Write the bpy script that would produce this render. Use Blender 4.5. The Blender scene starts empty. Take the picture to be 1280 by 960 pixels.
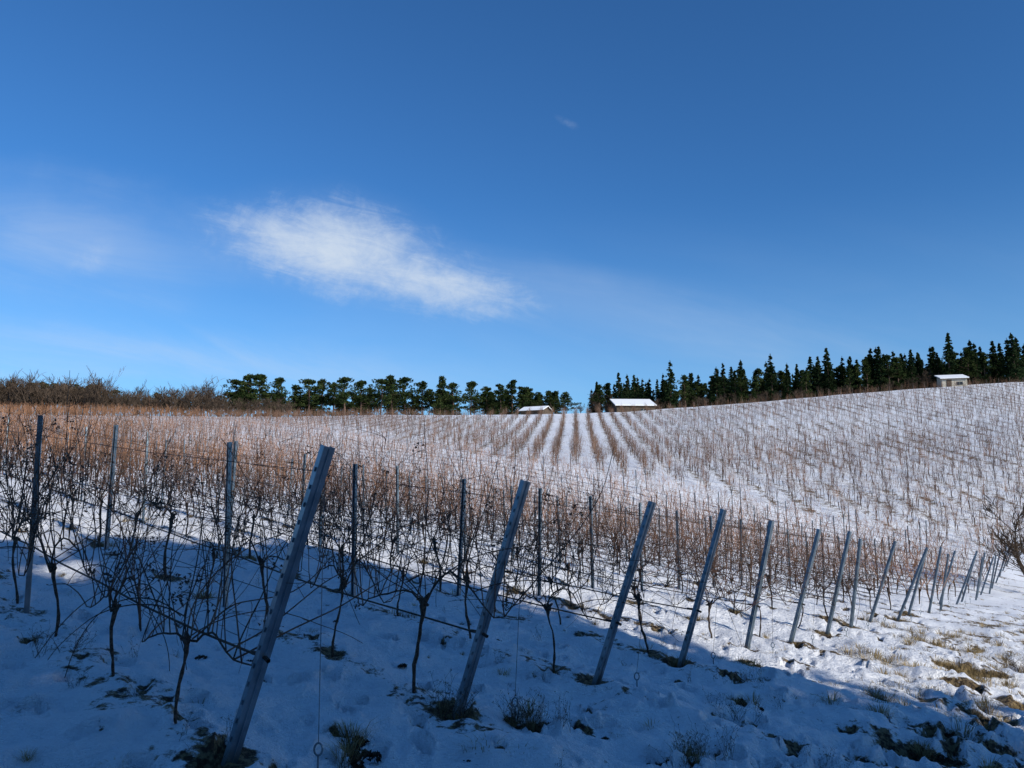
import bpy, math, random
import numpy as np
from mathutils import Vector, Matrix, Quaternion
random.seed(7); rng=np.random.default_rng(7)
scene=bpy.context.scene
EYE=1.74
# ------------------------------------------------------------ layout constants
RD=np.array([-0.722,0.692]); RN=np.array([0.692,0.722])     # near rows: direction / normal
E0=np.array([-1.60,4.24]); ED=np.array([1.185,1.55])        # first end post, step to next one
NSP=float(ED@RN); N0=float(E0@RN); NROWS=25
FD=np.array([0.0857,0.9963]); FN=np.array([0.9963,-0.0857]) # far rows
FSP=2.1; FAR_N=N0+NSP*(NROWS-1)+4.5
SUN_EL=math.radians(25); SUN_AZ=math.atan2(0.722,-0.692)
# ------------------------------------------------------------ noise / terrain
def h2(ix,iy,s):
    ix=ix.astype(np.int64); iy=iy.astype(np.int64)
    n=(ix*374761393+iy*668265263+s*982451653)&0xffffffff
    n=((n^(n>>13))*1274126177)&0xffffffff
    n=(n^(n>>16))&0xffffffff
    return n/4294967295.0
def vn(x,y,s=0):
    x=np.asarray(x,float); y=np.asarray(y,float)
    ix=np.floor(x); iy=np.floor(y); fx=x-ix; fy=y-iy
    fx=fx*fx*(3-2*fx); fy=fy*fy*(3-2*fy)
    a=h2(ix,iy,s); b=h2(ix+1,iy,s); c=h2(ix,iy+1,s); d=h2(ix+1,iy+1,s)
    return (a*(1-fx)+b*fx)*(1-fy)+(c*(1-fx)+d*fx)*fy-0.5
def plane(x,y):
    xs=45*np.tanh(np.asarray(x,float)/45); ys=120*np.tanh(np.asarray(y,float)/120)
    return -1.74-0.145*xs-0.0135*ys
TU=np.array([-1.5,-.7,-.35,0,.15,.35,.7,1.5])
TY=np.array([0,20,35,50,80,120,140,160,200,400])
T=np.zeros((len(TY),len(TU)))
for j,yy in enumerate(TY[:3]): T[j]=plane(TU*yy,np.full(8,float(yy)))
T[3]=[5,2.1,.7,-.8,-1.6,-2.8,-4.0,-6.5]
T[4]=[9,5.3,4.2,3.2,2.8,2.4,3.6,2]
T[5]=[12.5,10.2,9.4,8.8,8.8,10.6,13.4,14]
T[6]=[14,12.8,12.2,12,12.6,15,18.6,20]
T[7]=[15,13.4,13.1,12.9,13.4,15.8,19.6,22]
T[8]=[15,13.9,13.6,13.4,14,16.2,20,23]
T[9]=[16,15,15,15,15,17,20,24]
gu=np.linspace(-1.5,1.5,151); gy=np.arange(0,401.0)
tmp=np.array([np.interp(gu,TU,T[j]) for j in range(len(TY))])
G=np.array([np.interp(gy,TY,tmp[:,k]) for k in range(len(gu))]).T
def smooth(A,k,axis):
    w=np.exp(-np.linspace(-2,2,2*k+1)**2); w/=w.sum()
    P=np.pad(A,[(k,k) if a==axis else (0,0) for a in range(2)],mode='edge')
    out=np.zeros_like(A)
    for i,wi in enumerate(w):
        sl=[slice(None)]*2; sl[axis]=slice(i,i+A.shape[axis]); out+=wi*P[tuple(sl)]
    return out
G=smooth(smooth(G,7,0),7,1)
def sstep(a,b,x):
    t=np.clip((x-a)/(b-a),0,1); return t*t*(3-2*t)
def gz(x,y):
    x=np.asarray(x,float); y=np.asarray(y,float)
    p=plane(x,y); yy=np.clip(y,1,399.9); u=np.clip(x/yy,-1.499,1.499)
    a=(u+1.5)/0.02; i=np.clip(np.floor(a).astype(int),0,149); fa=a-i
    j=np.clip(np.floor(yy).astype(int),0,399); fb=yy-j
    f=(G[j,i]*(1-fa)+G[j,i+1]*fa)*(1-fb)+(G[j+1,i]*(1-fa)+G[j+1,i+1]*fa)*fb
    w=sstep(22,40,y)
    z=p*(1-w)+f*w+EYE
    z=z+0.10*vn(x/3.1,y/3.1,3)*sstep(3,12,np.hypot(x,y))+0.8*vn(x/23,y/23,4)*sstep(25,60,y)
    return z
def gz1(x,y): return float(gz(np.array([x]),np.array([y]))[0])
# ------------------------------------------------------------ node helpers
class NT:
    def __init__(s,t): s.t=t; s.n=t.nodes; s.l=t.links
    def new(s,ty,**k):
        n=s.n.new(ty)
        for a,b in k.items(): setattr(n,a,b)
        return n
    def put(s,sock,v):
        if isinstance(v,bpy.types.NodeSocket): s.l.new(v,sock)
        elif v is not None: sock.default_value=v
    def m(s,op,a,b=None,c=None,clamp=False):
        n=s.new('ShaderNodeMath',operation=op,use_clamp=clamp)
        s.put(n.inputs[0],a)
        if b is not None: s.put(n.inputs[1],b)
        if c is not None: s.put(n.inputs[2],c)
        return n.outputs[0]
    def ss(s,v,a,b,lo=0.0,hi=1.0):
        n=s.new('ShaderNodeMapRange',interpolation_type='SMOOTHSTEP')
        s.put(n.inputs['Value'],v); s.put(n.inputs['From Min'],a); s.put(n.inputs['From Max'],b)
        n.inputs['To Min'].default_value=lo; n.inputs['To Max'].default_value=hi
        return n.outputs['Result']
    def noise(s,vec,scale,detail=4,rough=.55,dist=0.0):
        n=s.new('ShaderNodeTexNoise'); s.put(n.inputs['Vector'],vec)
        n.inputs['Scale'].default_value=scale; n.inputs['Detail'].default_value=detail
        n.inputs['Roughness'].default_value=rough; n.inputs['Distortion'].default_value=dist
        return n.outputs['Fac']
    def mix(s,f,a,b):
        n=s.new('ShaderNodeMix',data_type='RGBA')
        s.put(n.inputs[0],f); s.put(n.inputs[6],a); s.put(n.inputs[7],b)
        return n.outputs[2]
    def comb(s,x,y,z):
        n=s.new('ShaderNodeCombineXYZ'); s.put(n.inputs[0],x); s.put(n.inputs[1],y); s.put(n.inputs[2],z); return n.outputs[0]
def c4(r,g,b): return (r,g,b,1)
def mat(name,ca,cb,scale=20,rough=.8,metal=0.0,bump=0.0,rand=0.0,spec=.3,detail=2,simple=False):
    m=bpy.data.materials.new(name); m.use_nodes=True; t=NT(m.node_tree)
    b=t.n['Principled BSDF']; g=t.new('ShaderNodeNewGeometry')
    f=t.noise(g.outputs['Position'],scale,detail)
    f=t.ss(f,.35,.65)
    col=t.mix(f,ca,cb)
    if rand:
        oi=t.new('ShaderNodeObjectInfo'); hs=t.new('ShaderNodeHueSaturation')
        v=t.m('MULTIPLY_ADD',oi.outputs['Random'],rand,1-rand/2); t.put(hs.inputs['Value'],v); t.put(hs.inputs['Color'],col)
        col=hs.outputs[0]
    if simple:
        d=t.new('ShaderNodeBsdfDiffuse'); t.put(d.inputs[0],col); t.l.new(d.outputs[0],t.n['Material Output'].inputs[0]); t.n.remove(b); return m
    t.put(b.inputs['Base Color'],col); b.inputs['Roughness'].default_value=rough
    b.inputs['Metallic'].default_value=metal; b.inputs['Specular IOR Level'].default_value=spec
    if bump:
        bp=t.new('ShaderNodeBump'); bp.inputs['Strength'].default_value=bump; bp.inputs['Distance'].default_value=.01
        t.put(bp.inputs['Height'],t.noise(g.outputs['Position'],scale*4,2)); t.put(b.inputs['Normal'],bp.outputs[0])
    return m
M_trunk=mat('vine_bark',c4(.035,.024,.018),c4(.11,.078,.058),60,.95,bump=.8)
M_cane=mat('vine_cane',c4(.065,.032,.022),c4(.20,.108,.065),7,.75,rand=.5)
M_canef=mat('vine_cane_sunlit_tint',c4(.18,.088,.048),c4(.37,.20,.115),.8,.9,rand=.7,simple=True)  # midfield copy of the cane material, sunlit tan-orange painted into its colour
M_canefar=mat('vine_cane_hillside',c4(.12,.068,.046),c4(.25,.15,.10),.3,.9,rand=.7,simple=True)
M_trunkf=mat('vine_bark_far',c4(.035,.023,.017),c4(.10,.07,.05),6,.95,simple=True)
M_steel=mat('galvanised_steel',c4(.125,.165,.195),c4(.21,.26,.295),7,.36,.7,bump=.04,detail=5,spec=.5)
M_wire=mat('wire_dark',c4(.02,.016,.013),c4(.05,.04,.03),30,.6,.3)
M_wiret=mat('wire_steel',c4(.12,.12,.13),c4(.2,.2,.21),30,.5,.6)
M_needle=mat('pine_needles',c4(.012,.024,.009),c4(.040,.054,.018),.9,.8,rand=.5,simple=True)
M_spruce=mat('spruce_needles',c4(.008,.018,.009),c4(.024,.036,.014),.9,.8,rand=.5,simple=True)
M_bark=mat('tree_bark',c4(.06,.04,.03),c4(.13,.08,.055),3,.9)
M_twig=mat('bare_twigs',c4(.045,.034,.026),c4(.11,.08,.058),2,.9,rand=.4,simple=True)
M_straw=mat('dry_grass_blades',c4(.17,.12,.055),c4(.40,.30,.15),5,.8,rand=.6,simple=True)
M_weed=mat('dead_weeds',c4(.05,.035,.022),c4(.14,.10,.06),9,.9,rand=.3,simple=True)
M_soil=mat('soil',c4(.03,.021,.014),c4(.08,.055,.036),30,.95,bump=.8)
M_wall=mat('hut_plaster',c4(.42,.38,.30),c4(.52,.47,.38),2,.9)
M_wood=mat('hut_wood',c4(.06,.045,.033),c4(.11,.08,.055),4,.9)
M_glass=mat('hut_window_glass',c4(.02,.025,.03),c4(.04,.045,.05),2,.2)
M_rsnow=mat('roof_snow',c4(.8,.82,.84),c4(.86,.87,.88),3,.7)
# ------------------------------------------------------------ mesh builder
class MB:
    def __init__(s): s.v=[]; s.f=[]; s.m=[]
    def tube(s,pts,rad,k=4,mi=0):
        n=len(pts)
        if n<2: return
        b=len(s.v); pts=[Vector(p) for p in pts]
        for i,p in enumerate(pts):
            d=(pts[min(i+1,n-1)]-pts[max(i-1,0)])
            if d.length<1e-7: d=Vector((0,0,1))
            d.normalize(); a=Vector((0,1,0)) if abs(d.y)<.8 else Vector((1,0,0))
            u=d.cross(a).normalized(); w=d.cross(u); r=rad[i] if not isinstance(rad,(int,float)) else rad
            for j in range(k):
                t=2*math.pi*j/k; s.v.append(p+u*(r*math.cos(t))+w*(r*math.sin(t)))
        for i in range(n-1):
            for j in range(k):
                a0=b+i*k+j; a1=b+i*k+(j+1)%k
                s.f.append((a0,a1,a1+k,a0+k)); s.m.append(mi)
        s.f.append(tuple(b+(n-1)*k+j for j in range(k))); s.m.append(mi)
    def strip(s,pts,rad,R,mi=0):
        """thin bark strip for vines seen from far away"""
        a=R.uniform(0,6.28); side=Vector((math.cos(a),math.sin(a),R.gauss(0,.2)))
        b=len(s.v); n=len(pts)
        for i,p in enumerate(pts):
            r=rad[i]; p=Vector(p); s.v.append(p-side*r); s.v.append(p+side*r)
        for i in range(n-1):
            q=b+2*i; s.f.append((q,q+1,q+3,q+2)); s.m.append(mi)
    def box(s,c,h,mi=0,R=None):
        b=len(s.v); c=Vector(c)
        for dz in(-1,1):
            for dx,dy in((-1,-1),(1,-1),(1,1),(-1,1)):
                q=Vector((dx*h[0],dy*h[1],dz*h[2]))
                if R is not None: q=R@q
                s.v.append(c+q)
        for f in((3,2,1,0),(4,5,6,7),(0,1,5,4),(1,2,6,5),(2,3,7,6),(3,0,4,7)):
            s.f.append(tuple(b+i for i in f)); s.m.append(mi)
    def leaf(s,c,size,R,mi=0):
        b=len(s.v)
        a=R.uniform(0,6.283); z=R.uniform(-1,1); q=math.sqrt(1-z*z)
        n=Vector((q*math.cos(a),q*math.sin(a),z)); u=n.orthogonal().normalized(); w=n.cross(u)
        for t in (0,2.2,4.1):
            r=size*R.uniform(.7,1.2)
            s.v.append(c+u*(math.cos(t)*r)+w*(math.sin(t)*r))
        s.f.append((b,b+1,b+2)); s.m.append(mi)
    def mesh(s,name,mats,smooth=False):
        me=bpy.data.meshes.new(name); me.from_pydata([tuple(v) for v in s.v],[],s.f)
        for m in mats: me.materials.append(m)
        me.polygons.foreach_set('material_index',s.m)
        if smooth: me.polygons.foreach_set('use_smooth',[True]*len(s.f))
        me.update(); return me
    def obj(s,name,mats,smooth=False,link=True):
        o=bpy.data.objects.new(name,s.mesh(name,mats,smooth))
        if link: scene.collection.objects.link(o)
        return o
# ------------------------------------------------------------ scatter via geometry nodes
def scatter(name,pts,rot,scl,idx,objs):
    coll=bpy.data.collections.new(name+'_kinds')
    for o in objs: coll.objects.link(o)
    me=bpy.data.meshes.new(name); n=len(pts)
    me.vertices.add(n); me.vertices.foreach_set('co',np.asarray(pts,np.float32).ravel())
    a=me.attributes.new('rot','FLOAT_VECTOR','POINT'); a.data.foreach_set('vector',np.asarray(rot,np.float32).ravel())
    a=me.attributes.new('scl','FLOAT_VECTOR','POINT'); a.data.foreach_set('vector',np.asarray(scl,np.float32).ravel())
    a=me.attributes.new('idx','INT','POINT'); a.data.foreach_set('value',np.asarray(idx,np.int32))
    o=bpy.data.objects.new(name,me); scene.collection.objects.link(o)
    ng=bpy.data.node_groups.new(name+'_gn','GeometryNodeTree')
    ng.interface.new_socket('Geometry',in_out='INPUT',socket_type='NodeSocketGeometry')
    ng.interface.new_socket('Geometry',in_out='OUTPUT',socket_type='NodeSocketGeometry')
    N=ng.nodes; L=ng.links
    gi=N.new('NodeGroupInput'); go=N.new('NodeGroupOutput')
    ip=N.new('GeometryNodeInstanceOnPoints'); ci=N.new('GeometryNodeCollectionInfo')
    ci.inputs['Collection'].default_value=coll; ci.inputs['Separate Children'].default_value=True; ci.inputs['Reset Children'].default_value=True
    def at(nm,ty):
        q=N.new('GeometryNodeInputNamedAttribute'); q.data_type=ty; q.inputs['Name'].default_value=nm; return q.outputs['Attribute']
    L.new(gi.outputs[0],ip.inputs['Points']); L.new(ci.outputs[0],ip.inputs['Instance'])
    ip.inputs['Pick Instance'].default_value=True
    L.new(at('idx','INT'),ip.inputs['Instance Index'])
    L.new(at('rot','FLOAT_VECTOR'),ip.inputs['Rotation']); L.new(at('scl','FLOAT_VECTOR'),ip.inputs['Scale'])
    L.new(ip.outputs[0],go.inputs[0])
    md=o.modifiers.new('instances','NODES'); md.node_group=ng
    return o
# ------------------------------------------------------------ vines
def grow(R,p,d,L,step,wander,up):
    pts=[Vector(p)]; d=Vector(d).normalized(); n=max(2,int(L/step))
    w=Vector((R.gauss(0,1),R.gauss(0,.6),R.gauss(0,.5)))
    for i in range(n):
        w=w*.7+Vector((R.gauss(0,1),R.gauss(0,.6),R.gauss(0,.6)))*.6
        d=(d+w*wander+Vector((0,0,up))).normalized()
        pts.append(pts[-1]+d*step)
    return pts
def vine(seed,near=True,far=False):
    R=random.Random(seed); b=MB()
    hh=R.uniform(.52,.70); hx=R.uniform(-.12,.12); hy=R.uniform(-.03,.03)
    n=11 if near else 3; pts=[]; rad=[]
    ph=R.uniform(0,6); tr=R.uniform(.0125,.018)
    for i in range(n+1):
        t=i/n; pts.append((hx*t+.022*math.sin(ph+t*6)+R.gauss(0,.005),hy*t+.02*math.cos(ph+t*6),-.1+t*(hh+.1)))
        rad.append((tr-.004*t+R.uniform(-.003,.003)) if near else .018)
    rad[-2:]=[rad[-2]*1.4,rad[-1]*2.0]
    b.tube(pts,rad,7 if near else 3,0)
    H=Vector(pts[-1])
    if near:
        for _ in range(5):
            e=H+Vector((R.uniform(-.07,.07),R.uniform(-.03,.03),R.uniform(0,.10)))
            b.tube([H,(H+e)/2+Vector((0,0,.012)),e],[.020,.016,.009],6,0)
    starts=[]
    for sgn in ((-1,1) if R.random()<.7 else (R.choice((-1,1)),)):
        Lc=R.uniform(.5,.8); pk=R.uniform(.06,.34); cp=[]
        for i in range(11):
            t=i/10; cp.append(H+Vector((sgn*Lc*(t**1.05),.03*math.sin(t*5+ph),pk*math.sin(min(1,t*1.15)*math.pi)*(1-.25*t)-.04*t+.02*R.uniform(-1,1))))
        if near: b.tube(cp,[.0085-.004*i/10 for i in range(11)],5,0)
        else: b.strip(cp[::2],[.010]*6,R,1)
        for i in range(1,11):
            if R.random()<.95: starts.append((cp[i],sgn))
            if near and R.random()<.35: starts.append((cp[i],sgn))
    for _ in range(4): starts.append((H+Vector((R.uniform(-.07,.07),0,.03)),R.choice((-1,1))))
    if not near:
        starts=R.sample(starts,min(len(starts),14))
    for p,sg in starts:
        L=R.uniform(.9,1.5)*(1 if R.random()<.75 else .6); wild=R.random()
        d=(R.gauss(0,.34)+.10*sg,R.gauss(0,.22),1)
        up=.075
        if wild<.22: d=(sg*R.uniform(.6,1.3),R.gauss(0,.6),.6); up=-.012
        step=.075 if near else .42
        s=grow(R,p,d,L,step,.11 if near else .14,up if near else up*4)
        m=len(s); r0=R.uniform(.0034,.0065) if near else R.uniform(.006,.010)
        if near: b.tube(s,[r0*(1-.6*i/(m-1)) for i in range(m)],3,1 if R.random()<.8 else 0)
        else: b.strip(s,[r0*(1-.5*i/(m-1)) for i in range(m)],R,1)
        if near:
            for i in range(2,m-1):
                if R.random()<.36:
                    tl=R.choice((.05,.09,.16,.3,.45)) 
                    td=Vector((R.gauss(0,1),R.gauss(0,.7),R.uniform(-.5,.9)))
                    tw=grow(R,s[i],td,tl,.05,.26,R.choice((-.1,.05,.1)))
                    b.tube(tw,[.0026*(1-.55*q/(len(tw)-1)) for q in range(len(tw))],3,1)
                    if R.random()<.15:
                        for _ in range(12):
                            q=tw[-1]+Vector((R.gauss(0,.02),R.gauss(0,.02),-R.uniform(0,.08)))
                            b.leaf(q,.014,R,0)
        else:
            for i in range(1,m):
                for _ in range(2):
                    td=Vector((R.gauss(0,1),R.gauss(0,.7),R.uniform(-.2,.9))).normalized()
                    b.strip([s[i],s[i]+td*R.uniform(.12,.4)],[.007,.004],R,1)
    if near:
        for _ in range(R.randint(2,4)):
            s=grow(R,H+Vector((R.uniform(-.4,.4),0,.15)),(R.choice((-1,1))*R.uniform(.5,1),R.gauss(0,.4),.8),R.uniform(.6,1.2),.06,.1,-.13)
            b.tube(s,[.005*(1-.5*i/len(s)) for i in range(len(s))],4,0)
    nm='grapevine_kind_%02d' if near else ('grapevine_hill_kind_%02d' if far else 'grapevine_small_kind_%02d')
    return b.obj(nm%seed,[M_trunk if near else M_trunkf,M_cane if near else (M_canefar if far else M_canef)],near,False)
near_k=[vine(i) for i in range(14)]; mid_k=[vine(40+i,False) for i in range(8)]; far_k=[vine(60+i,False,True) for i in range(8)]
ang=math.atan2(RD[1],RD[0])
P=[];Ro=[];S=[];I=[]; P2=[];R2=[];S2=[];I2=[]
def add(PP,RR,SS,II,x,y,z,r,s,k): PP.append((x,y,z)); RR.append(r); SS.append(s); II.append(k)
for i in range(-1,NROWS):
    b0=E0+ED*i; s=.48
    while s<150:
        x,y=b0+RD*s
        if y>134 or x/max(y,1)<-1.0: break
        if random.random()>.04:
            z=gz1(x,y); fl=random.choice((0,math.pi)); sc=random.uniform(.88,1.12)
            r=(random.gauss(0,.04),random.gauss(0,.05),ang+fl+random.gauss(0,.06))
            if math.hypot(x,y)<22: add(P,Ro,S,I,x,y,z,r,(sc,sc,sc),random.randrange(14))
            else: add(P2,R2,S2,I2,x,y,z,r,(sc,sc,sc),random.randrange(8))
        s+=random.uniform(1.12,1.4)
scatter('grapevine_rows',P,Ro,S,I,near_k)
fa=math.atan2(FD[1],FD[0])
F=[];RF=[];SF=[];IF=[]; FP=[];RP=[];SP=[];IP=[]
for k in range(-75,75):
    t=30.0+random.uniform(0,1)
    while t<150:
        x,y=FN*(k*FSP)+FD*t; t0=t; dn=float(sstep(105,75,np.array(y))); t+=random.uniform(.95,1.25)*(1-.3*dn)
        if x*RN[0]+y*RN[1]<FAR_N or abs(x/y)>.88: continue
        if y>136+2*math.sin(x*.11): break
        g=gz1(x,y)
        if random.random()<.95:
            sc=random.uniform(.8,1.1)*(1+.12*dn)
            add(F,RF,SF,IF,x+random.gauss(0,.12+.15*dn),y,g,(0,0,fa+random.gauss(0,.5)),(sc,sc,sc*.88),random.randrange(8))
        if int(t0/5)!=int(t/5): add(FP,RP,SP,IP,x,y,g,(random.gauss(0,.03),random.gauss(0,.03),fa),(1,1,random.uniform(.85,1)),0)
scatter('grapevine_rows_midfield',P2,R2,S2,I2,mid_k)
scatter('grapevine_rows_hillside',F,RF,SF,IF,far_k)
# ------------------------------------------------------------ posts
def channel(b,p0,p1,side,w=.058,d=.04,t=.006,mi=0,hooks=True):
    p0=Vector(p0); p1=Vector(p1); ax=(p1-p0).normalized(); X=(Vector(side)-ax*ax.dot(Vector(side))).normalized(); Y=ax.cross(X)
    lip=.012
    prof=[(-w/2,-d/2),(w/2,-d/2),(w/2,d/2),(w/2-lip,d/2),(w/2-lip,d/2-t),(w/2-t,d/2-t),(w/2-t,-d/2+t),(-w/2+t,-d/2+t),(-w/2+t,d/2-t),(-w/2+lip,d/2-t),(-w/2+lip,d/2),(-w/2,d/2)]
    k=len(prof); base=len(b.v)
    for p in (p0,p1):
        for x,y in prof: b.v.append(p+X*x+Y*y)
    for j in range(k):
        j2=(j+1)%k; b.f.append((base+j,base+j2,base+k+j2,base+k+j)); b.m.append(mi)
    for q in (0,k):
        o=base+q
        for f in ((0,1,6,7),(1,2,5,6),(2,3,4,5),(7,8,11,0),(8,9,10,11)): b.f.append(tuple(o+z for z in f)); b.m.append(mi)
    b.tube([p0-Y*(d/2),p1-Y*(d/2)-ax*.01],.006,5,mi)
    if hooks:
        L=(p1-p0).length; s=.35
        R=Matrix((X,Y,ax)).transposed()
        while s<L-.05:
            for sg in(-1,1):
                b.box(p0+ax*s+X*(sg*(w/2+.004)),(.005,.007,.012),mi,R)
            s+=.1
LEAN=Vector((.52,-.10,0))
ends=[]
for i in range(-1,NROWS):
    x,y=E0+ED*i
    if i==0: x+=.06
    if i>0: x+=random.gauss(0,.03+.05*(i>5)); y+=random.gauss(0,.03+.08*(i>5))
    z=gz1(x,y); h=1.76+random.gauss(0,.03)*(i>1)+random.gauss(-.03,.05)*(i>5)
    ln=LEAN*(1+(random.gauss(0,.16) if i>1 else 0)+(random.gauss(0,.15) if i>6 else 0))
    base=Vector((x,y,z)); top=base+ln+Vector((0,0,h)); ax=(top-base).normalized()
    b=MB(); channel(b,base-ax*.15,top,(.75,.65,0),w=.068,d=.047)
    b.obj('vineyard_end_post',[M_steel]); ends.append((base,top))
    a=MB(); ac=base+Vector((.44,.22,0)); ac.z=gz1(ac.x,ac.y)
    a.tube([ac-Vector((0,0,.1)),ac+Vector((0,0,.09))],.006,6,0)
    ring=[ac+Vector((.026*math.cos(t)*.9,0,.125+.034*math.sin(t))) for t in np.linspace(-math.pi/2,1.5*math.pi,15)]
    a.tube(ring,.006,6,0)
    tp=base+(top-base)*.97
    a.tube([ac+Vector((0,0,.155)),ac*.5+tp*.5+Vector((0,0,.0)),tp],.0022,4,1)
    a.tube([tp,ac*.08+tp*.92],.004,4,1)
    if i<16: a.obj('ground_anchor',[M_steel,M_wiret])
mp=MB(); channel(mp,(0,0,-.1),(0,0,1.92),(1,0,0),w=.055,d=.038); kp=mp.obj('line_post_kind',[M_steel],False,False)
mp=MB(); mp.tube([(0,0,-.1),(0,0,1.75)],.02,4); kp2=mp.obj('line_post_simple_kind',[mat('post_weathered',c4(.12,.10,.09),c4(.23,.20,.175),3,.8,simple=True)],False,False)
Q=[];RQ=[];SQ=[];IQ=[]; BAY=3.8
for i in range(-1,NROWS):
    b0=E0+ED*i
    for k in range(1,34):
        x,y=b0+RD*(BAY*k+(random.gauss(0,.1)))
        if y>134 or x/max(y,1)<-1.0: break
        z=gz1(x,y)
        if k==1 and i<12 or (k<=3 and i<5):
            o=bpy.data.objects.new('vineyard_line_post',kp.data); scene.collection.objects.link(o)
            o.location=(x,y,z); o.rotation_euler=(random.gauss(0,.02),random.gauss(0,.02),ang+random.gauss(0,.2)); o.scale=(1,1,random.uniform(.92,1.0))
        elif k%2==0 or k<5: add(Q,RQ,SQ,IQ,x,y,z,(random.gauss(0,.03),random.gauss(0,.03),ang),(.8,.8,random.uniform(.9,.97)),0)
scatter('vineyard_line_posts_midfield',Q,RQ,SQ,IQ,[kp])
scatter('vineyard_line_posts_hillside',FP,RP,SP,IP,[kp2])
b=MB()
for i in range(-1,NROWS):
    base,top=ends[i+1]; b0=E0+ED*i
    for hgt,r,mi in((.62,.0075,0),(.95,.0022,0),(1.28,.0022,0),(1.62,.0022,0)):
        if hgt>.62 and i>14 and hgt<1.6: continue
        rr=r if i<8 else max(r,.0025)
        st=base+(top-base)*(hgt/1.76); pts=[st]
        for k in range(1,30):
            x,y=b0+RD*(BAY*k)
            if y>120 or x/max(y,1)<-1.0: break
            p=Vector((x,y,gz1(x,y)+hgt)); q=pts[-1]
            if k<6 and hgt==.62:
                for t in (.2,.4,.6,.8): pts.append(q.lerp(p,t)+Vector((0,0,random.gauss(0,.008)-.04*4*t*(1-t))))
            else: pts.append(q.lerp(p,.5)-Vector((0,0,.02)))
            pts.append(p)
        b.tube(pts,rr,5 if i<4 else 3,mi)
        if i<6 and hgt==.62:
            b.tube([st+Vector((.05,-.05,-.01)),st+Vector((0,0,.01)),st+Vector((-.08,.07,.01))],.013,5,0)
b.obj('trellis_wires',[M_wire,M_wiret])
# ------------------------------------------------------------ ground sheet
front=np.arange(-50,50,.17); back=np.arange(50,310,2.0)
th=np.radians(np.concatenate([front,back])); ns=len(th)
rs=[.5]
while rs[-1]<60: rs.append(rs[-1]*1.012)
while rs[-1]<300: rs.append(rs[-1]*1.02)
while rs[-1]<5000: rs.append(rs[-1]*1.08)
rs=np.array(rs); nr=len(rs)
RR,TH=np.meshgrid(rs,th,indexing='ij'); X=(RR*np.sin(TH)).ravel(); Y=(RR*np.cos(TH)).ravel(); RRf=RR.ravel()
Z=gz(X,Y)
fs=1-sstep(14,45,RRf); fm=1-sstep(50,140,RRf)
hd_=(X-E0[0])*0.795-(Y-E0[1])*0.607
rough=1+.8*sstep(.5,4.,hd_)
lump=.10*vn(X/.75,Y/.75,11)*fm+.085*vn(X/.30+.3*vn(Y/.5,X/.5,2),Y/.24,12)*fs+.042*vn(X/.11,Y/.11,13)*fs+.02*vn(X/.05,Y/.05,14)*(1-sstep(7,14,RRf))
Z=Z+lump*rough
nn=X*RN[0]+Y*RN[1]; fr=((nn-N0)/NSP+.5)%1-.5; drow=np.abs(fr)*NSP
Z+=.05*np.exp(-(drow/.35)**2)*fm*(nn<N0+NSP*(NROWS-.5))
near=np.where(RRf<26)[0]; nx=X[near]; ny=Y[near]; dz=np.zeros(len(near)); bare=np.zeros(len(X)); bn=np.zeros(len(near))
R=random.Random(5)
def dent(cx,cy,l,w,a,depth,bb=0):
    global dz,bn
    sel=np.where((np.abs(nx-cx)<l*2.2)&(np.abs(ny-cy)<l*2.2))[0]
    dx=nx[sel]-cx; dy=ny[sel]-cy; u=(dx*math.cos(a)+dy*math.sin(a))/l; v=(-dx*math.sin(a)+dy*math.cos(a))/w
    q=u*u+v*v; dz[sel]+=-depth*np.exp(-q*q)+depth*.35*np.exp(-(np.sqrt(q)-1.4)**2*6)
    if bb: bn[sel]=np.maximum(bn[sel],bb*np.exp(-q*1.2))
for _ in range(1100):
    rr=3+18*R.random()**.8; a=math.radians(R.uniform(-42,42)); dent(rr*math.sin(a),rr*math.cos(a),R.uniform(.04,.14),R.uniform(.03,.07),R.uniform(0,3.1),R.uniform(.03,.09),R.choice((0,0,0,.5,.85)))
for tr in range(12):
    px,py=R.uniform(-.9,3.5),R.uniform(3.0,5); hd=math.atan2(.8,.75+R.uniform(-.25,.35))
    for k in range(34):
        hd+=R.gauss(0,.04); px+=.62*math.cos(hd); py+=.62*math.sin(hd); sd=.11*(1 if k%2 else -1)
        dent(px-sd*math.sin(hd),py+sd*math.cos(hd),.15,.06,hd,.08,R.choice((0,.5,.75)))
for _ in range(60):
    s=R.uniform(4,20); cx=E0[0]+.607*s+.795*R.uniform(.8,5); cy=E0[1]+.795*s-.607*R.uniform(.8,5)
    dent(cx,cy,R.uniform(.12,.35),R.uniform(.06,.16),R.uniform(-.6,.2),.05,R.uniform(.7,1.05))
spots=[]
for i,(bs,tp) in enumerate(ends):
    if bs.y<26: dent(bs.x,bs.y,.2,.15,R.uniform(0,3),.04,1.1); spots.append((bs.x,bs.y))
for (x,y,z) in P:
    if y<24 and R.random()<.5: dent(x,y,.14,.10,R.uniform(0,3),.03,R.uniform(.6,1.0)); spots.append((x,y))
for sx,sy,l in((.1,6.0,.2),(3.6,6.9,.35),(4.2,6.6,.3),(2.9,9.6,.25),(1.35,5.6,.12),(5.8,10.2,.3),(6.8,11.7,.4),(2.2,7.6,.12),(4.1,8.6,.18),(-1.15,5.1,.09),(-.1,5.2,.06),(5.2,8.6,.3),(6.2,9.3,.3),(-.95,4.75,.06)):
    dent(sx,sy,l,l*.5,-.5,.05,1.1); spots.append((sx,sy))
Z[near]+=dz; bare[near]=bn
me=bpy.data.meshes.new('snowy_ground'); nv=nr*ns
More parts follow.
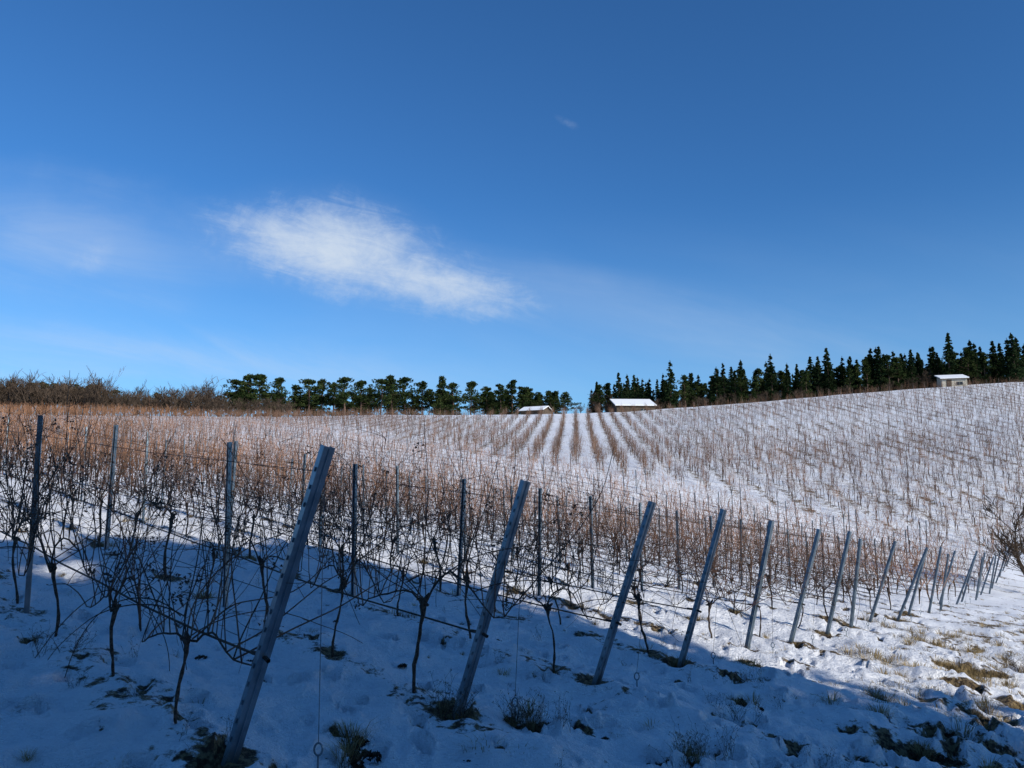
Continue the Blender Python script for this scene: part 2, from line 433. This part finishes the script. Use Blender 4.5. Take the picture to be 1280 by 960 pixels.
co=np.empty((nv+1,3),np.float32); co[:nv,0]=X; co[:nv,1]=Y; co[:nv,2]=Z; co[nv]=(0,0,gz1(0,0))
i0=np.arange(nr-1)[:,None]*ns+np.arange(ns)[None,:]; i1=np.arange(nr-1)[:,None]*ns+((np.arange(ns)+1)%ns)[None,:]
quads=np.stack([i0,i0+ns,i1+ns,i1],-1).reshape(-1,4)
fan=np.stack([np.full(ns,nv),np.arange(ns),(np.arange(ns)+1)%ns],-1)
me.vertices.add(nv+1); me.vertices.foreach_set('co',co.ravel())
loops=np.concatenate([quads.ravel(),fan.ravel()]); me.loops.add(len(loops)); me.loops.foreach_set('vertex_index',loops.astype(np.int32))
me.polygons.add(len(quads)+ns)
me.polygons.foreach_set('loop_start',np.concatenate([np.arange(len(quads))*4,len(quads)*4+np.arange(ns)*3]).astype(np.int32))
me.update(calc_edges=True); me.validate()
me.polygons.foreach_set('use_smooth',np.ones(len(me.polygons),bool))
def attr(nm,v):
    a=me.attributes.new(nm,'FLOAT','POINT'); a.data.foreach_set('value',np.append(v,0).astype(np.float32))
attr('bare',bare)
attr('nearmask',((nn<N0+NSP*(NROWS-.4))&((X-E0[0])*RD[0]+(Y-E0[1])*RD[1]>-.2)&(Y>0)&(Y<136)).astype(float))
attr('farmask',(sstep(FAR_N-2,FAR_N+1,nn)*(1-sstep(136,140,Y))*(Y>30)))
attr('head',sstep(.3,3.,hd_)*(Y<60)*(Y>0))
attr('plateau',sstep(139,150,Y))
ground=bpy.data.objects.new('snowy_ground',me); scene.collection.objects.link(ground)
m=bpy.data.materials.new('snow_and_soil'); m.use_nodes=True; t=NT(m.node_tree); pb=t.n['Principled BSDF']
pos=t.new('ShaderNodeNewGeometry').outputs['Position']
def A(nm): q=t.new('ShaderNodeAttribute'); q.attribute_name=nm; return q.outputs['Fac']
sep=t.new('ShaderNodeSeparateXYZ'); t.put(sep.inputs[0],pos); px,py=sep.outputs[0],sep.outputs[1]
def rowdist(vec,off,sp):
    d=t.m('MULTIPLY_ADD',px,float(vec[0]),t.m('MULTIPLY',py,float(vec[1])))
    f=t.m('FRACT',t.m('MULTIPLY_ADD',d,1/sp,.5-off/sp)); return t.m('MULTIPLY',t.m('ABSOLUTE',t.m('SUBTRACT',f,.5)),sp)
n1=t.noise(pos,1.7,3,.6); n2=t.noise(pos,9,4,.7); n3=t.noise(pos,.13,2,.5)
nearr=t.m('MULTIPLY',t.ss(rowdist(RN,N0,NSP),.0,.45,1,0),A('nearmask'))
farr=t.m('MULTIPLY',t.ss(rowdist(FN,0,FSP),.0,.9,1,0),A('farmask'))
k=t.m('MULTIPLY_ADD',n2,.7,t.m('MULTIPLY',n1,.55))
k=t.m('MULTIPLY_ADD',nearr,.16,k)
k=t.m('MULTIPLY_ADD',farr,.12,k)
k=t.m('MULTIPLY_ADD',A('head'),.07,k)
k=t.m('MULTIPLY_ADD',n3,.22,k)
k=t.m('MULTIPLY_ADD',A('farmask'),.06,k)
k=t.m('MULTIPLY_ADD',A('bare'),.42,k)
k=t.m('MULTIPLY_ADD',A('plateau'),.1,k)
dm=t.ss(k,.88,.98)
soil=t.mix(t.ss(t.noise(pos,22,2,.6),.4,.62),c4(.045,.03,.018),c4(.24,.17,.085))
snow=t.mix(n1,c4(.80,.82,.85),c4(.90,.90,.91))
t.put(pb.inputs['Base Color'],t.mix(dm,snow,soil))
pb.inputs['Roughness'].default_value=.75; pb.inputs['Specular IOR Level'].default_value=.2
bp=t.new('ShaderNodeBump'); bp.inputs['Strength'].default_value=1.0; bp.inputs['Distance'].default_value=.07
t.put(bp.inputs['Height'],t.noise(pos,16,5,.68)); t.put(pb.inputs['Normal'],bp.outputs[0])
me.materials.append(m)
# ------------------------------------------------------------ dry grass / weeds / clods
def tuft(seed,weed=False):
    R=random.Random(seed); b=MB()
    if not weed:
        for _ in range(75):
            a=R.uniform(0,6.28); r=R.uniform(0,.08); L=R.uniform(.06,.2); ln=R.uniform(.1,1.1)
            p=Vector((r*math.cos(a),r*math.sin(a),-.01)); d=Vector((math.cos(a)*ln,math.sin(a)*ln,1)).normalized()
            w=Vector((-math.sin(a),math.cos(a),0))*.0022
            q=p+d*L*.6; e=q+Vector((d.x*1.3,d.y*1.3,d.z*.25))*L*.5; k=len(b.v)
            b.v+= [p-w,p+w,q+w*.8,q-w*.8,e]; b.f+=[(k,k+1,k+2,k+3),(k+3,k+2,k+4)]; b.m+=[0,0]
    else:
        for _ in range(R.randint(6,11)):
            a=R.uniform(0,6.28); s=grow(R,(R.gauss(0,.04),R.gauss(0,.04),-.02),(math.cos(a)*.35,math.sin(a)*.35,1),R.uniform(.2,.5),.04,.1,.02)
            b.tube(s,[.0025*(1-.6*i/len(s)) for i in range(len(s))],3)
            for i in range(3,len(s)):
                if R.random()<.75:
                    tw=grow(R,s[i],(R.gauss(0,1),R.gauss(0,1),.8),R.uniform(.03,.12),.02,.2,.05); b.tube(tw,.0013,3)
                    if R.random()<.5:
                        for _ in range(4): b.leaf(tw[-1]+Vector((R.gauss(0,.006),R.gauss(0,.006),R.gauss(0,.006))),.007,R)
    return b.obj(('weed_kind_%02d' if weed else 'tuft_kind_%02d')%seed,[M_weed if weed else M_straw],False,False)
tk=[tuft(i) for i in range(5)]; wk=[tuft(20+i,True) for i in range(4)]
TP=[];TR=[];TS=[];TI=[]
R=random.Random(9)
def tf(x,y,s,k=None): add(TP,TR,TS,TI,x,y,gz1(x,y)-.02,(R.gauss(0,.1),R.gauss(0,.1),R.uniform(0,6.28)),(s,s,s),R.randrange(5) if k is None else k)
for x,y in spots:
    for _ in range(R.randint(2,5)): tf(x+R.gauss(0,.11),y+R.gauss(0,.11),R.uniform(.5,1.2))
for cx,cy,n,sg in((6.2,10.9,30,.35),(6.9,11.9,16,.3),(7.8,14.5,20,.5),(5.4,11.6,8,.2),(9,16,26,.9),(4.1,8.9,6,.2),(8.6,12.4,24,.6),(5.6,9.2,8,.3)):
    for _ in range(n): tf(cx+R.gauss(0,sg),cy+R.gauss(0,sg*.6),R.uniform(.8,1.6))
for _ in range(420):
    yy=R.uniform(4,45); xx=R.uniform(-.72,.75)*yy; tf(xx,yy,R.uniform(.25,.8))
for _ in range(480):
    s=R.uniform(6,42); p=E0+ED/np.linalg.norm(ED)*s; xx=p[0]+R.uniform(0,3)+s*.08; tf(xx,p[1]-R.uniform(-.5,2),R.uniform(.5,1.4))
scatter('dry_grass',TP,TR,TS,TI,tk)
TP=[];TR=[];TS=[];TI=[]
for x,y,n,s in((1.45,3.75,9,.85),(2.3,3.9,7,.75),(.12,6.0,10,.65),(-.45,5.85,6,.7),(1.3,5.75,8,.6),(2.5,6.0,4,.5),(-1.75,4.35,4,.5),(2.45,8.3,4,.7),(-3.6,5.9,3,.7),(3.3,5.3,5,.6),(8.2,12.5,6,.9),(4.3,6.1,4,.5),(1.9,7.1,5,.5)):
    for _ in range(n): add(TP,TR,TS,TI,x+R.gauss(0,.12),y+R.gauss(0,.1),gz1(x,y)-.03,(0,0,R.uniform(0,6)),(s*R.uniform(.7,1.2),)*3,R.randrange(4))
for _ in range(80):
    yy=R.uniform(4,16); xx=R.uniform(-.6,.7)*yy; s=R.uniform(.2,.55); add(TP,TR,TS,TI,xx,yy,gz1(xx,yy)-.03,(0,0,R.uniform(0,6)),(s,s,s),R.randrange(4))
scatter('dead_weeds',TP,TR,TS,TI,wk)
ck=[]
for s in range(3):
    Rr=random.Random(s); b=MB()
    for _ in range(5):
        c=Vector((Rr.gauss(0,.03),Rr.gauss(0,.03),0)); r=Rr.uniform(.015,.035)
        for _ in range(26):
            a=Rr.uniform(0,6.28); z=Rr.uniform(-.3,1); q=math.sqrt(max(0,1-z*z)); b.leaf(c+Vector((q*math.cos(a),q*math.sin(a),z*.7))*r,r*.6,Rr)
    ck.append(b.obj('clod_kind_%d'%s,[M_soil],False,False))
TP=[];TR=[];TS=[];TI=[]
for x,y in spots:
    for _ in range(7): xx=x+R.gauss(0,.09); yy=y+R.gauss(0,.09); add(TP,TR,TS,TI,xx,yy,gz1(xx,yy)-.02,(0,0,R.uniform(0,6)),(R.uniform(.5,1.3),)*3,R.randrange(3))
for _ in range(130):
    yy=R.uniform(3.5,15); xx=R.uniform(-.65,.7)*yy; add(TP,TR,TS,TI,xx,yy,gz1(xx,yy)-.01,(0,0,R.uniform(0,6)),(R.uniform(.2,.7),)*3,R.randrange(3))
scatter('soil_clods',TP,TR,TS,TI,ck)
# ------------------------------------------------------------ trees
def clump(b,R,c,r,n,size,mi=1,flat=.7):
    for _ in range(n):
        a=R.uniform(0,6.28); z=R.uniform(-1,1); q=math.sqrt(1-z*z); rr=r*R.uniform(.35,1)**.6
        b.leaf(c+Vector((q*math.cos(a)*rr,q*math.sin(a)*rr,z*rr*flat)),size*R.uniform(.6,1.2),R,mi)
def pine(seed,H=10,dens=1.0,size=.20,low=.16,wide=.21):
    R=random.Random(seed); b=MB(); lx=R.uniform(-.5,.5)
    tp=[Vector((lx*(t**2)+.12*math.sin(t*5+seed),.1*math.sin(t*4),H*t*.93-.3)) for t in np.linspace(0,1,8)]
    b.tube(tp,[.2*(1-.8*t)*H/10 for t in np.linspace(0,1,8)],6,0)
    n=int(36*dens); lop=R.uniform(0,6.28)
    for i in range(n):
        f=low+(1-low)*R.random()**.85; z=H*f*.93; a=R.uniform(0,6.28)
        q=(f-low)/(1-low); prof=(.65+.35*math.sin(math.pi*min(1,q*1.3)))*math.sqrt(max(0,1-q**2.0*.95))
        L=R.uniform(.3,1.2)*(H*wide)*prof*(1+.25*math.cos(a-lop))+.12
        s=tp[min(7,int(f*7))].copy(); s.z=z-.3
        e=s+Vector((math.cos(a)*L,math.sin(a)*L,R.uniform(.0,.45)*L))
        b.tube([s,(s+e)/2-Vector((0,0,.1)),e],[.05,.035,.015],3,0)
        clump(b,R,e,R.uniform(.35,.95)*H/10,int(50*dens),size*H/10,1,.7)
        clump(b,R,(s+e)/2,R.uniform(.4,.8)*H/10,int(28*dens),size*H/10,1,.75)
    clump(b,R,tp[-1],.45*H/10,40,size*H/10)
    return b
def spruce(seed,H=10):
    R=random.Random(seed); b=MB()
    b.tube([(0,0,-.3),(0,0,H*.5),(0,0,H)],[.2,.12,.02],6,0)
    for i in range(170):
        f=R.random()**1.25*.92+.05; z=H*f
        rad=(1-f)**.9*H*.19+.06
        a=R.uniform(0,6.28); L=rad*R.uniform(.6,1.25)
        for q in (.3,.65,1.0):
            c=Vector((math.cos(a)*L*q,math.sin(a)*L*q,z-.22*L*q)); clump(b,R,c,.13+.2*(1-f),9,.17,1,.7)
    clump(b,R,Vector((0,0,H*.95)),.16,18,.12,1,3.0)
    return b
def bare(seed,H=6,dep=4,k=4,twig=.012):
    R=random.Random(seed); b=MB()
    def rec(p,d,L,r,n):
        s=grow(R,p,d,L,L/3.0,.14,.06); m=len(s)
        if n<=1: b.strip(s,[r*(1.2-.5*i/(m-1)) for i in range(m)],R,0)
        else: b.tube(s,[r*(1-.4*i/(m-1)) for i in range(m)],4,0)
        if n==0: return
        for _ in range(k):
            q=s[R.randint(1,m-1)]; dd=(s[-1]-s[0]).normalized()+Vector((R.gauss(0,.5),R.gauss(0,.5),R.gauss(.05,.3)))
            rec(q,dd,L*R.uniform(.55,.8),max(r*.55,twig),n-1)
    for _ in range(R.randint(1,3)): rec(Vector((R.gauss(0,.1),R.gauss(0,.1),-.2)),(R.gauss(0,.2),R.gauss(0,.2),1),H*.36,H*.013,dep)
    return b
pk=[pine(i,low=(.16,.34,.12,.22,.1,.38)[i],wide=(.24,.30,.19,.26,.2,.32)[i]).obj('pine_kind_%d'%i,[M_bark,M_needle],False,False) for i in range(6)]
sk=[spruce(i).obj('spruce_kind_%d'%i,[M_bark,M_spruce],False,False) for i in range(4)]
bk=[bare(i,6,4,4,.020).obj('bare_kind_%d'%i,[M_twig],False,False) for i in range(4)]
R=random.Random(12)
def T_(L,u,y,s,k,wd=(.9,1.3)): 
    x=u*y; add(L[0],L[1],L[2],L[3],x,y,gz1(x,y)-.1,(R.gauss(0,.02),R.gauss(0,.02),R.uniform(0,6.28)),(s*R.uniform(*wd),s*R.uniform(*wd),s),k)
L1=[[],[],[],[]]
u=-.375
while u<.075:
    sc=R.uniform(.78,1.04)*(1 if u<.015 else .68)
    T_(L1,u,R.uniform(152,162),sc,R.randrange(6)); u+=R.uniform(.013,.028)
for _ in range(75): T_(L1,R.uniform(-.375,.065),R.uniform(158,185),R.uniform(.55,.8),R.randrange(6))
scatter('scots_pine_row',*L1,pk)
L2=[[],[],[],[]]
u=.113
while u<.88:
    for q in range(4):
        y=147+q*9+R.uniform(-3,3); sc=R.uniform(.6,.82)+.13*float(sstep(.25,.6,np.array(u)))
        kk=R.choice((0,2,3,4,6,7,8,9,6,7,8,9,6,7,8,9))
        T_(L2,u+R.uniform(-.008,.008),y,sc*R.uniform(.82,1.15)*(1.1 if kk>5 else .9),kk,(.85,1.1))
    u+=.0095
mixk=[o.copy() for o in pk]+[o.copy() for o in sk]
for i,o in enumerate(mixk): o.name='forest_kind_%02d'%i
scatter('conifer_forest',*L2,mixk)
L3=[[],[],[],[]]
u=-.9
while u<-.29:
    big=1.45 if u<-.56 else (1.05 if u<-.38 else .7)
    for _ in range(4): T_(L3,u,R.uniform(137,150),R.uniform(.7,1.2)*big,R.randrange(4))
    u+=.013
for uu,s in((.105,.95),(.12,.9),(.135,.7),(.20,.6),(.56,.9),(.23,.55),(.128,.9),(.112,.7),(-.43,1.6),(-.415,1.5),(-.42,1.4),(-.5,1.4)): T_(L3,uu,147,s,R.randrange(4))
for _ in range(60): T_(L3,R.uniform(.09,.6),R.uniform(141,146),R.uniform(.3,.5),R.randrange(4))
scatter('bare_thicket',*L3,bk)
L4=[[],[],[],[]]
u=-.9
while u<-.36:
    for _ in range(3): T_(L4,u,R.uniform(146,165),R.uniform(.38,.58)+(.18 if u<-.56 else 0),R.randrange(6))
    u+=.014
mixk2=[o.copy() for o in pk]
scatter('dark_conifer_thicket',*L4,mixk2)
o=bare(33,7,3,3,.03).obj('bare_sapling',[M_twig]); o.location=(-78,140,gz1(-78,140)+.5); o.scale=(.6,.6,1.9); o.rotation_euler=(0,.3,0)
o=bare(51,3.4,5,4,.008).obj('bare_shrub',[M_twig]); o.location=(23.4,34.5,gz1(23.4,34.5)); o.scale=(1.9,1.9,1.6)
# trees beyond the photographer (they cast the foreground shade)
for j,(n,tt,H) in enumerate(((7.6,15,16),(4.4,17,17.5),(1.2,15,18),(-2.2,17,18),(-5.6,15,18),(-9,17,18),(-13,16,17),(6,22,20),(0,23,20),(-7,23,20),(-17,17,17))):
    x=n*.692+tt*.722; y=n*.722-tt*.692
    b=pine(100+j,H,1.25,.24,.07,.2); o=b.obj('pine_tree',[M_bark,M_needle]); o.location=(x,y,gz1(x,y)); o.rotation_euler[2]=R.uniform(0,6)
# ------------------------------------------------------------ huts
def hut(name,x,y,w,d,h,rot,wallm,rise=.6,gable=False,sink=.1):
    e=bpy.data.objects.new(name,None); scene.collection.objects.link(e); e.location=(x,y,gz1(x,y)-sink); e.rotation_euler[2]=rot
    def ch(b,nm,mats): o=b.obj(nm,mats); o.parent=e; return o
    b=MB()
    hb=h+(0 if gable else rise)
    b.v=[Vector(p) for p in((-w/2,-d/2,0),(w/2,-d/2,0),(w/2,d/2,0),(-w/2,d/2,0),(-w/2,-d/2,h),(w/2,-d/2,h),(w/2,d/2,hb),(-w/2,d/2,hb))]
    b.f=[(0,1,5,4),(1,2,6,5),(2,3,7,6),(3,0,4,7),(4,5,6,7)]; b.m=[0]*5
    if gable:
        b.v+= [Vector((-w/2,0,h+rise)),Vector((w/2,0,h+rise))]; b.f+=[(4,7,8),(5,9,6)]; b.m+=[0,0]
    ch(b,'walls',[wallm])
    b=MB(); ov=.35
    def slab(y0,z0,y1,z1,th,off,mi,ww):
        k=len(b.v)
        for zz in(0,th):
            b.v.extend([Vector((-ww,y0,z0+zz+off)),Vector((ww,y0,z0+zz+off)),Vector((ww,y1,z1+zz+off)),Vector((-ww,y1,z1+zz+off))])
        b.f.extend([tuple(k+i for i in f) for f in((3,2,1,0),(4,5,6,7),(0,1,5,4),(1,2,6,5),(2,3,7,6),(3,0,4,7))]); b.m.extend([mi]*6)
    if gable:
        sl=rise/(d/2); ya=d/2+ov; za=h-ov*sl
        for sg in(-1,1):
            slab(sg*ya,za,0,h+rise,.1,.01,0,w/2+ov); slab(sg*(ya-.04),za+.04*sl,0,h+rise,.14,.113,1,w/2+ov-.04)
    else:
        sl=rise/d
        slab(-d/2-ov,h-ov*sl,d/2+ov,h+rise+ov*sl,.1,.01,0,w/2+ov); slab(-d/2-ov+.04,h-(ov-.04)*sl,d/2+ov-.04,h+rise+(ov-.04)*sl,.16,.113,1,w/2+ov-.04)
    ch(b,'roof',[M_wood,M_rsnow])
    b=MB(); b.box((-w*.22,-d/2-.02,min(h*.45,1.0)),(.42,.03,min(h*.45,1.0)),0); ch(b,'door',[M_wood])
    b=MB(); b.box((w*.2,-d/2-.02,h*.55),(.5,.03,.3),0); b.box((w*.2,-d/2-.06,h*.55),(.02,.01,.3),1); ch(b,'window',[M_glass,M_wall])
    return e
hut('vineyard_hut',23,141,7.2,5,1.9,.05,M_wood,1.5,False,1.15)
hut('field_shelter',4.6,142,4.6,3.6,1.9,-.5,M_wood,.7,True,1.3)
hut('plaster_hut',83.4,140,4.2,3.6,2.0,-.3,M_wall,.9,False,.8)
# ------------------------------------------------------------ sun + sky
sd=Vector((math.sin(SUN_AZ)*math.cos(SUN_EL),math.cos(SUN_AZ)*math.cos(SUN_EL),math.sin(SUN_EL)))
sl=bpy.data.lights.new('sun','SUN'); sl.energy=5.0; sl.angle=math.radians(.55); sl.color=(1,.95,.87)
so=bpy.data.objects.new('sun',sl); scene.collection.objects.link(so); so.rotation_euler=sd.to_track_quat('Z','Y').to_euler()
w=bpy.data.worlds.new('World'); scene.world=w; w.use_nodes=True; t=NT(w.node_tree)
bg=t.n['Background']
sky=t.new('ShaderNodeTexSky',sky_type='NISHITA'); sky.sun_disc=False; sky.sun_elevation=SUN_EL; sky.sun_rotation=SUN_AZ
sky.altitude=400; sky.air_density=1.0; sky.dust_density=.2; sky.ozone_density=3.0
tc=t.new('ShaderNodeTexCoord'); sp=t.new('ShaderNodeSeparateXYZ'); t.put(sp.inputs[0],tc.outputs['Generated'])
dy=t.m('MAXIMUM',sp.outputs[1],.02); U=t.m('DIVIDE',sp.outputs[0],dy); V=t.m('DIVIDE',sp.outputs[2],dy)
wx=t.m('SUBTRACT',t.noise(t.comb(U,V,0),5,4,.6),.5); wy=t.m('SUBTRACT',t.noise(t.comb(U,V,7),7,5,.65),.5)
def loc(cu,cv,deg):
    a=math.radians(deg); du=t.m('SUBTRACT',U,cu); dv=t.m('SUBTRACT',V,cv)
    return (t.m('MULTIPLY_ADD',du,math.cos(a),t.m('MULTIPLY',dv,math.sin(a))), t.m('MULTIPLY_ADD',du,-math.sin(a),t.m('MULTIPLY',dv,math.cos(a))))
def blob(cu,cv,deg,a,b,lo,hi,warp):
    x,y=loc(cu,cv,deg); x=t.m('MULTIPLY_ADD',wx,warp,x); y=t.m('MULTIPLY_ADD',wy,warp*.5,y)
    x=t.m('DIVIDE',x,a); y=t.m('DIVIDE',y,b)
    r=t.m('SQRT',t.m('MULTIPLY_ADD',x,x,t.m('MULTIPLY',y,y)))
    return t.ss(r,hi,lo)
fx,fy=loc(-.25,.317,-14)
fib=t.noise(t.comb(t.m('MULTIPLY',fx,9),t.m('MULTIPLY',fy,36),0),1.0,8,.7,.8)
fib2=t.noise(t.comb(U,V,3),26,6,.7,.4)
fib3=t.noise(t.comb(t.m('MULTIPLY',fx,2.2),t.m('MULTIPLY',fy,11),5),1.0,6,.6,.6)
c1=blob(-.255,.322,-9,.24,.105,.0,1.0,.09)
c1b=blob(-.13,.278,-13,.26,.072,.0,1.0,.08)
tail=blob(.10,.240,-12,.60,.065,.0,1.0,.06)
lft=blob(-.62,.335,-10,.32,.13,.0,1.0,.14)
lft2=blob(-.58,.31,60,.05,.03,.0,1.0,.10)
low=blob(-.55,.165,-4,.75,.06,.0,1.0,.08)
tiny=blob(.077,.505,-30,.02,.008,.0,1.0,.07)
fm_=t.ss(fib,.22,.70); f2=t.ss(fib2,.25,.75); f3=t.ss(fib3,.35,.7)
shape=t.m('MAXIMUM',c1,t.m('MULTIPLY',c1b,.85))
tex=t.m('MULTIPLY_ADD',fib,1.1,t.m('MULTIPLY',fib2,.8))
core=t.ss(t.m('MULTIPLY_ADD',tex,.85,t.m('MULTIPLY',shape,.85)),.88,1.85)
core=t.m('MULTIPLY',core,t.ss(shape,.0,.25))
soft=t.m('MULTIPLY',tail,t.m('MULTIPLY_ADD',f3,.14,.13))
soft=t.m('ADD',soft,t.m('MULTIPLY',c1,.16))
soft=t.m('ADD',soft,t.m('MULTIPLY',lft,t.m('MULTIPLY_ADD',f3,.22,.11)))
soft=t.m('ADD',soft,t.m('MULTIPLY',lft2,t.m('MULTIPLY',f2,.18)))
soft=t.m('ADD',soft,t.m('MULTIPLY',low,t.m('MULTIPLY_ADD',f3,.30,.10)))
soft=t.m('ADD',soft,t.m('MULTIPLY',tiny,t.m('MULTIPLY',f2,.2)))
soft=t.m('ADD',soft,t.m('MULTIPLY',t.ss(V,.42,.10),t.m('MULTIPLY',f3,.07)))
al=t.m('MULTIPLY_ADD',core,.78,soft,clamp=True)
al=t.m('MULTIPLY',al,t.m('GREATER_THAN',sp.outputs[1],.05))
haze=t.ss(sp.outputs[2],.36,.03,0,.32)
tint=t.new('ShaderNodeMix',data_type='RGBA',blend_type='MULTIPLY'); tint.inputs[0].default_value=1
t.put(tint.inputs[6],sky.outputs[0]); tint.inputs[7].default_value=(.42,.90,1.34,1)
col=t.mix(haze,tint.outputs[2],c4(3.6,6.0,8.8))
col=t.mix(al,col,c4(6.0,7.0,8.4))
t.put(bg.inputs['Color'],col); bg.inputs['Strength'].default_value=.10
# ------------------------------------------------------------ camera
cam=bpy.data.cameras.new('camera'); co_=bpy.data.objects.new('camera',cam); scene.collection.objects.link(co_)
cam.sensor_width=36; cam.lens=36*931/1280; cam.clip_end=8000; cam.clip_start=.05
co_.location=(0,0,EYE); co_.rotation_euler=(math.radians(90+7.34),0,0)
scene.camera=co_
scene.view_settings.view_transform='Standard'; scene.view_settings.look='None'; scene.view_settings.exposure=0
